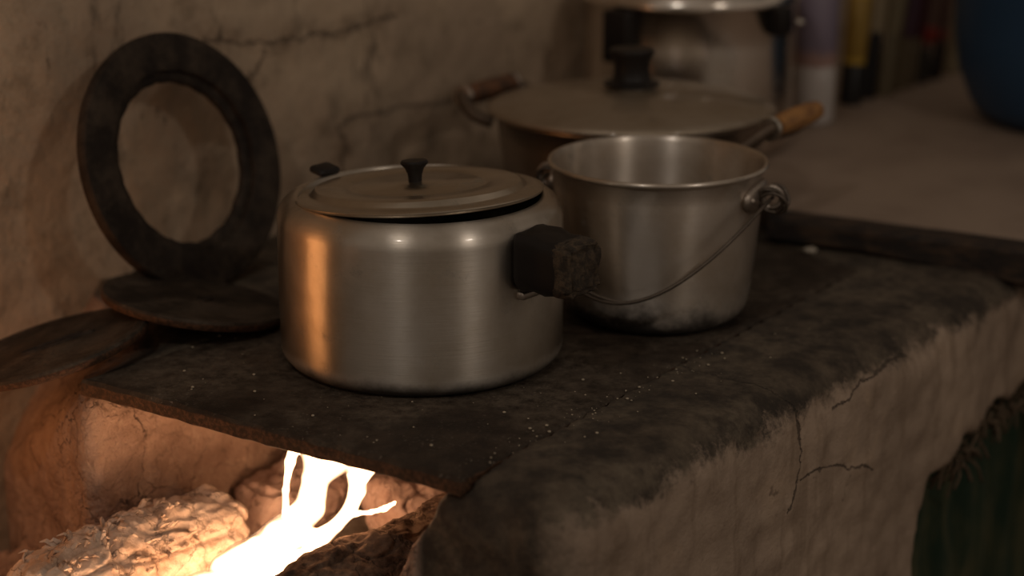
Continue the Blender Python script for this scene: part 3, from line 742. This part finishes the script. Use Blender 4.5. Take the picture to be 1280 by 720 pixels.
# banded label of the white bottle: violet-grey with a red-brown band
s = Nt('violet_label'); z = s.xyz()[2]; M['vlabel'] = s.done(s.mix(s.smooth(s.math('ADD', z, s.math('MULTIPLY', s.noise(60, 2), .02)), .085, .10), (.42, .27, .24), (.22, .18, .24)), .5)
bottle('bottle', 'white plastic bottle with violet label beside the stock pot', 'bottle', 1016, 152, .20, .0235, (.62, .58, .56), M['vlabel'], (.42, .98), (.6, .55, .5), neck=.5)
ylab = mat_plain('yellow_label', (.34, .21, .04), .5, var=.25, scale=30)
bottle('bottle', 'yellow bottle with a black lower half, right of the white bottle', 'bottle', 1062, 129, .17, .0135, (.55, .35, .05), ylab, (.42, .95), (.5, .3, .05), tilt=3, cbase=(.36, (.008, .007, .007)))
def utensil(name, label, cat, u, v, cb, ch, split, L, wd, tilt=5, dep=.010, blade_taper=.6, band=None, group=None):
    p = at(u, v, WZ); t = thing(name, label, cat, (p.x, p.y, WZ), (0, math.radians(tilt), 0), group)
    z1 = L * split
    bm = lathe([(0, 0), (wd * .42, 0), (wd * .5, .003), (wd * .46, z1 * .8), (wd * .40, z1), (0, z1)], 28)
    for vv in bm.verts: vv.co.y *= dep / wd
    bm_obj('lower_sleeve', bm, mat_plain('sleeve', cb, .5, var=.15), t, autosmooth=50)
    bm = lathe([(0, z1), (wd * .44, z1), (wd * .52, z1 + .006), (wd * .56, L * .7), (wd * .54, L * .97), (wd * .40, L), (0, L)], 28)
    for vv in bm.verts: vv.co.y *= dep / wd
    bm_obj('upper_body', bm, mat_plain('upper', ch, .5, var=.15), t, autosmooth=50)
    if band:
        bm = lathe([(wd * .53, L * band[0]), (wd * .585, L * band[0] + .001), (wd * .585, L * band[1]), (wd * .53, L * band[1] + .001)], 28)
        for vv in bm.verts: vv.co.y *= dep / wd
        bm_obj('band', bm, mat_plain('band', band[2], .5, var=.1), t)
utensil('spray_tube', 'slim cream tube with long black foot, next to the yellow bottle', 'tube', 1084, 123, (.008, .007, .007), (.33, .26, .16), .46, .18, .020)
utensil('spray_tube', 'pale olive tube standing between black-footed and purple tubes', 'tube', 1105, 119, (.20, .16, .095), (.27, .22, .13), .4, .19, .022)
utensil('spray_tube', 'dull purple tube on the worktop by the wall', 'tube', 1122, 112, (.21, .165, .10), (.13, .07, .11), .42, .16, .022)
utensil('spray_tube', 'dark maroon tube beside the purple one', 'tube', 1137, 108, (.18, .14, .09), (.075, .012, .022), .40, .16, .014)
utensil('spray_tube', 'brown tube with red band and dark foot', 'tube', 1151, 104, (.035, .032, .026), (.16, .09, .07), .30, .15, .018, band=(.36, .48, (.30, .03, .015)))
utensil('spray_tube', 'reddish-brown tube with black foot, nearest the beige packet', 'tube', 1168, 99, (.012, .009, .009), (.13, .07, .055), .32, .15, .016, band=(.36, .42, (.20, .03, .02)))
pp = at(1187, 90, WZ); t = thing('packet', 'tall beige packet standing right before the blue tub', 'packet', (pp.x, pp.y, WZ), (0, math.radians(3), math.radians(15)))
bm = box((.026, .018, .17), Matrix.Translation((0, 0, .085)), None, .005, 3); bm_obj('packet_body', bm, mat_plain('beige_card', (.32, .26, .16), .7), t)
bm = box((.027, .0185, .012), Matrix.Translation((0, 0, .172)), None, .003, 2); bm_obj('folded_top', bm, mat_plain('card_top', (.26, .20, .12), .7), t)

# blue tub
def tub():
    c = Vector((.658, 2.190, WZ)); t = thing('plastic_tub', 'dark blue plastic tub at the right end of the worktop', 'tub', c)
    r = .150; prof = [(0, .001), (.080, 0)] + arc(.085, .045, .045, -90, -22, 8) + [(.140, .06), (.147, .10), (r, .16), (r + .003, .20), (r + .004, .24), (r + .012, .242), (r + .013, .247), (r + .006, .249), (r + .001, .245), (r - .002, .2), (.144, .1), (.12, .02), (.08, .004), (0, .004)]
    bm_obj('tub_body', lathe(prof, 96), mat_plain('blue_plastic', (.020, .060, .125), .42, var=.1, scale=8, bump=.05), t, autosmooth=50)
    for sg in (1, -1):
        bm = tube(catmull([(sg * (r + .008), -.035, .236), (sg * (r + .032), -.028, .236), (sg * (r + .036), 0, .236), (sg * (r + .032), .028, .236), (sg * (r + .008), .035, .236)], 8), .005, 10)
        bm_obj('tub_handle', bm, mat_plain('blue_handle', (.02, .055, .11), .45), t)
tub()

# ================================================================= FIRE
def log(name, label, A, B, r0, r1, mat, seed, rough=.18, splinters=0, flat=1.0, twist=.5, splmat='log_char', group='firewood'):
    A = Vector(A); B = Vector(B); ax = (B - A); L = ax.length; ax.normalize()
    up = Vector((0, 0, 1)); s1 = (up - ax * up.dot(ax)).normalized(); s2 = ax.cross(s1)
    nu, nv = int(L / .0016), 120
    U, Vv = np.meshgrid(np.linspace(0, 1, nu), np.arange(nv) / nv * 2 * np.pi, indexing='ij')
    endr = np.clip(1 - np.abs(U * 2 - 1), 0, 1) * L / (r0 * 1.1); endr = np.sqrt(np.clip(1 - (1 - np.clip(endr, 0, 1)) ** 2.4, 0.0, 1))
    R = (r0 + (r1 - r0) * U)
    C = np.stack([np.cos(Vv) * .030, np.sin(Vv) * .030, U * L * .45], -1)
    k = 1 + .045 * fbm(np.stack([np.cos(Vv) * .03, np.sin(Vv) * .03, U * L * .6], -1), 230, 3, seed + 3) + rough * fbm(C, 30, 3, seed) * 1.0 + rough * .35 * fbm(C, 120, 3, seed + 5)
    cr = np.abs(vnoise(np.stack([np.cos(Vv) * .03, np.sin(Vv) * .03, U * L], -1), 26, seed + 9)); k -= .17 * np.clip(1 - cr / .07, 0, 1)
    cr = np.abs(vnoise(np.stack([np.cos(Vv) * .03, np.sin(Vv) * .03, U * L * .25], -1), 48, seed + 19)); k -= .10 * np.clip(1 - cr / .12, 0, 1)
    bend = .004 * np.sin(U * 5 + seed)
    RR = R * k * endr
    a = np.array(A)[None, None] + np.array(ax)[None, None] * (U * L + endr * 0)[..., None]
    P = a + np.array(s1)[None, None] * (np.cos(Vv) * RR * flat + bend)[..., None] + np.array(s2)[None, None] * (np.sin(Vv) * RR)[..., None]
    org = np.array((A + B) / 2); P = P - org
    idx = np.arange(nu * nv).reshape(nu, nv); nx = np.roll(idx, -1, 1)
    q = np.stack([idx[:-1], nx[:-1], nx[1:], idx[1:]], -1).reshape(-1, 4)
    me = np_mesh(name, P.reshape(-1, 3), q); _b = bmesh.new(); _b.from_mesh(me); bmesh.ops.recalc_face_normals(_b, faces=_b.faces[:]); _b.to_mesh(me); _b.free(); o = mesh_obj(name, me, M[mat], loc=(org[0], org[1], org[2] + H))
    tag(o, label, 'log', group)
    if splinters:
        bm = bmesh.new(); rnd = random.Random(seed)
        for _ in range(splinters):
            i = int(rnd.uniform(.30, .9) * nu); j = int((rnd.uniform(-.24, .14) % 1) * nv)
            p = Vector(P[i, j]); n_ = (p - Vector(a[i, j] - org)).normalized(); ln = rnd.uniform(.004, .012); w = rnd.uniform(.0010, .0028)
            dr = (ax * rnd.uniform(-1, 1) + n_ * rnd.uniform(-.05, .28) + s2 * rnd.uniform(-.7, .7)).normalized()
            tube([p - n_ * .001, p + dr * ln * .5 + n_ * .002, p + dr * ln], [w, w * .8, w * .2], 4, bm)
        sp = bm_obj('splinters', bm, M[splmat], o, smooth=False); sp['kind'] = 'stuff'
    return o
log('firewood_log', 'thick ash-white burning log at the left, its end by the flame', at(290, 640, -.13), at(30, 768, -.145), .033, .037, 'log_ash', 11, .15, 110, splmat='log_ash', group=None)
log('firewood_log', 'dark charred log crossing the lower right of the fire mouth', at(590, 650, -.115), at(345, 772, -.12), .030, .026, 'log_char', 23, .20, 0, group=None)
log('firewood_log', 'cracked pinkish charcoal log behind the ash-white log', at(325, 655, -.150), at(455, 560, -.135), .034, .030, 'log_pink', 35, .22, group=None)
log('firewood_log', 'ashy log glowing behind the right tongue of flame', at(470, 655, -.145), at(640, 560, -.12), .034, .036, 'log_pink', 47, .22, group=None)
log('firewood_log', 'thin blackened stick beside the left firebox bank', at(250, 632, -.165), at(20, 742, -.175), .012, .016, 'log_char', 51, .2, 30, group=None)
# ash bed
def ashbed():
    n = 90; bm = bmesh.new(); g = []
    e1 = Vector((.829, -.559)); e2 = Vector((math.cos(math.radians(53)), math.sin(math.radians(53))))
    for i in range(n):
        r = []
        for j in range(n):
            p = P1 + e1 * (.012 + .30 * i / n) + e2 * (-.16 + .60 * j / n)
            P = np.array([[p.x, p.y, 0.0]]); z = -.200 + .012 * float(fbm(P, 22, 4, 3)[0]) + .012 
            ed = min(i, n - 1 - i, j, n - 1 - j) / 8.0
            z = z - (.02 if ed < .1 else 0)
            r.append(bm.verts.new((p.x, p.y, z)))
        g.append(r)
    for a, b in zip(g, g[1:]):
        for j in range(n - 1): bm.faces.new((a[j], a[j + 1], b[j + 1], b[j]))
    o = bm_obj('ash', bm, M['ash'], loc=(0, 0, H)); tag(o, 'bed of grey ash on the hearth floor under the logs', 'ash', kind='stuff')
ashbed()
# flame
def flame():
    tongues = [
        (1.26, [(262, 752, 42), (225, 800, 52), (190, 860, 55)]), (1.24, [(200, 790, 40), (100, 800, 34), (20, 790, 22)]),
        (1.335, [(418, 528, 50), (414, 560, 39), (394, 598, 18), (387, 635, 19), (352, 672, 28), (310, 708, 36), (275, 765, 42)]),
        (1.325, [(440, 556, 26), (448, 588, 17), (447, 614, 13), (438, 638, 11), (420, 657, 9), (396, 676, 15)]),
        (1.32, [(462, 566, 6), (464, 588, 6), (452, 612, 4)]),
        (1.33, [(370, 545, 6), (362, 578, 7), (357, 612, 5), (357, 640, 5), (364, 668, 9)]),
        (1.335, [(432, 645, 7), (448, 641, 5.5), (464, 640, 4.6), (480, 636, 3.4), (494, 628, 1.0)]),
        (1.325, [(322, 686, 20), (288, 716, 30)]), (1.325, [(330, 705, 34), (350, 672, 24), (375, 668, 20)]),
        (1.325, [(345, 705, 24), (390, 682, 8)])]
    h = .0016; lo = (-.39, 1.17, -.24); hi = (-.07, 1.385, -.016)
    X, Y, Z = grid_pts(lo, hi, h); P = np.stack([X, Y, Z], -1)
    wob = .0016 * vnoise(P, 45, 3)
    F = np.full(X.shape, 1.0, np.float32)
    for yy, pts in tongues:
        pw = [onplane(u, v, (0, yy), (0, 1)) for u, v, _ in pts]; rw = [r * 1.42 / F_PX for *_, r in pts]
        for (a, ra), (b, rb) in zip(zip(pw, rw), zip(pw[1:], rw[1:])):
            ab = b - a; t = np.clip(((X - a.x) * ab.x + (Y - a.y) * ab.y + (Z - a.z) * ab.z) / ab.length_squared, 0, 1)
            d = np.sqrt((X - a.x - ab.x * t) ** 2 + ((Y - a.y - ab.y * t) * 1.5) ** 2 + (Z - a.z - ab.z * t) ** 2) - (ra + (rb - ra) * t)
            F = smin(F, d.astype(np.float32), .0025)
    F = F + wob; F[0] = F[-1] = 1; F[:, 0] = F[:, -1] = 1; F[..., 0] = F[..., -1] = 1
    V, Q = surface_nets(F, lo, h); me = np_mesh('flame', V, Q)
    o = mesh_obj('flame', me, M['flame'], loc=(0, 0, H)); o.data.materials[0].use_transparent_shadow = True
    tag(o, 'bright orange-white flame rising between the logs to the iron plate', 'flame')
flame()

# crumbs on the hob
bm = bmesh.new(); rnd = random.Random(5)
spots = [(rnd.uniform(230, 1050), rnd.uniform(400, 560)) for _ in range(150)] + [(600 + 300 * q + rnd.gauss(0, 9), 577 - 138 * q + rnd.gauss(0, 7)) for q in [rnd.random() for _ in range(60)]] + [(983, 411), (1011, 412)]
for (u, v) in spots:
    p = at(u, v, 0); q = Vector((p.x, p.y))
    if (q - P2).dot(Vector((-.559, -.829))) > -.01 or (q - Vector(R0)).dot(Vector(NR)) > -.05: continue
    if (q - Vector((-.0715, 1.453))).length < .118 or (q - Vector((.124, 1.54))).length < .09: continue
    r = rnd.choice((.0004, .0005, .0007, .0009, .0014)); bmesh.ops.create_icosphere(bm, subdivisions=1, radius=r, matrix=Matrix.Translation((p.x, p.y, r * .7)) @ Matrix.Scale(.6, 4, (0, 0, 1)))
o = bm_obj('crumbs', bm, mat_plain('crumb', (.45, .38, .28), .7), loc=(0, 0, H)); tag(o, 'tiny pale crumbs scattered over the stove top', 'crumbs', kind='stuff')
p = at(1013, 316, 0); bm = bmesh.new(); bmesh.ops.create_icosphere(bm, subdivisions=3, radius=.0068)
for v in bm.verts: v.co.z *= .45; v.co.y *= .8; v.co += v.co.normalized() * .0005 * math.sin(v.co.x * 900)
o = bm_obj('pebble', bm, mat_plain('pale_bit', (.42, .37, .30), .6), loc=(p.x, p.y, H + .0026)); tag(o, 'small pale bean lying on the blackened top by the timber edge', 'bean')

# ================================================================= LIGHT, WORLD, CAMERA
L = bpy.data.lights.new('fire_glow_fill', 'POINT'); L.energy = .66; L.color = (1, .40, .13); L.shadow_soft_size = .08
o = bpy.data.objects.new('fire_glow_fill', L); col.objects.link(o); o.location = (-.53, 1.335, H - .0)  # unseen fill lamp added left of the stove for orange glow on wall and pot
def area(name, pos, target, size, power, color):
    L = bpy.data.lights.new(name, 'AREA'); L.shape = 'DISK'; L.size = size; L.energy = power; L.color = color
    o = bpy.data.objects.new(name, L); col.objects.link(o); o.location = pos
    o.rotation_euler = (Vector(target) - Vector(pos)).to_track_quat('-Z', 'Y').to_euler(); return o
tgt = (0, 1.55, H)
def dirpos(az, el, d): a, e = math.radians(az), math.radians(el); return (tgt[0] + d * math.sin(a) * math.cos(e), tgt[1] - d * math.cos(a) * math.cos(e), tgt[2] + d * math.sin(e))
area('ceiling_bulb', dirpos(-18, 42, 2.3), tgt, .085, 2.9, (1, .90, .80))
area('window_light', dirpos(40, 34, 2.4), tgt, .15, 3.1, (1, .88, .76))
w = bpy.data.worlds.new('World'); sn.world = w; w.use_nodes = True; bg = w.node_tree.nodes['Background']
wn = w.node_tree; tcw = wn.nodes.new('ShaderNodeTexCoord'); nzw = wn.nodes.new('ShaderNodeTexNoise'); nzw.inputs['Scale'].default_value = 2.2; nzw.inputs['Detail'].default_value = 1.5
mrw = wn.nodes.new('ShaderNodeMapRange'); mrw.inputs[1].default_value = .35; mrw.inputs[2].default_value = .65; mrw.inputs[3].default_value = .075; mrw.inputs[4].default_value = .24
wn.links.new(tcw.outputs['Generated'], nzw.inputs['Vector']); wn.links.new(nzw.outputs['Fac'], mrw.inputs[0]); wn.links.new(mrw.outputs[0], bg.inputs[1])
bg.inputs[0].default_value = (1, .80, .62, 1)

cd = bpy.data.cameras.new('Camera'); cam = bpy.data.objects.new('Camera', cd); col.objects.link(cam)
cd.sensor_width = 36; cd.lens = F_PX / 1280 * 36; cam.location = (0, 0, H + CH); cam.rotation_euler = (math.radians(90) - PITCH, 0, 0)
cd.clip_start = .05; cd.dof.use_dof = True; cd.dof.focus_distance = 1.41; cd.dof.aperture_fstop = 2.9
sn.camera = cam
sn.view_settings.view_transform = 'Standard'; sn.view_settings.look = 'None'; sn.view_settings.gamma = 1; sn.view_settings.exposure = 0
sn.view_settings.use_curve_mapping = False
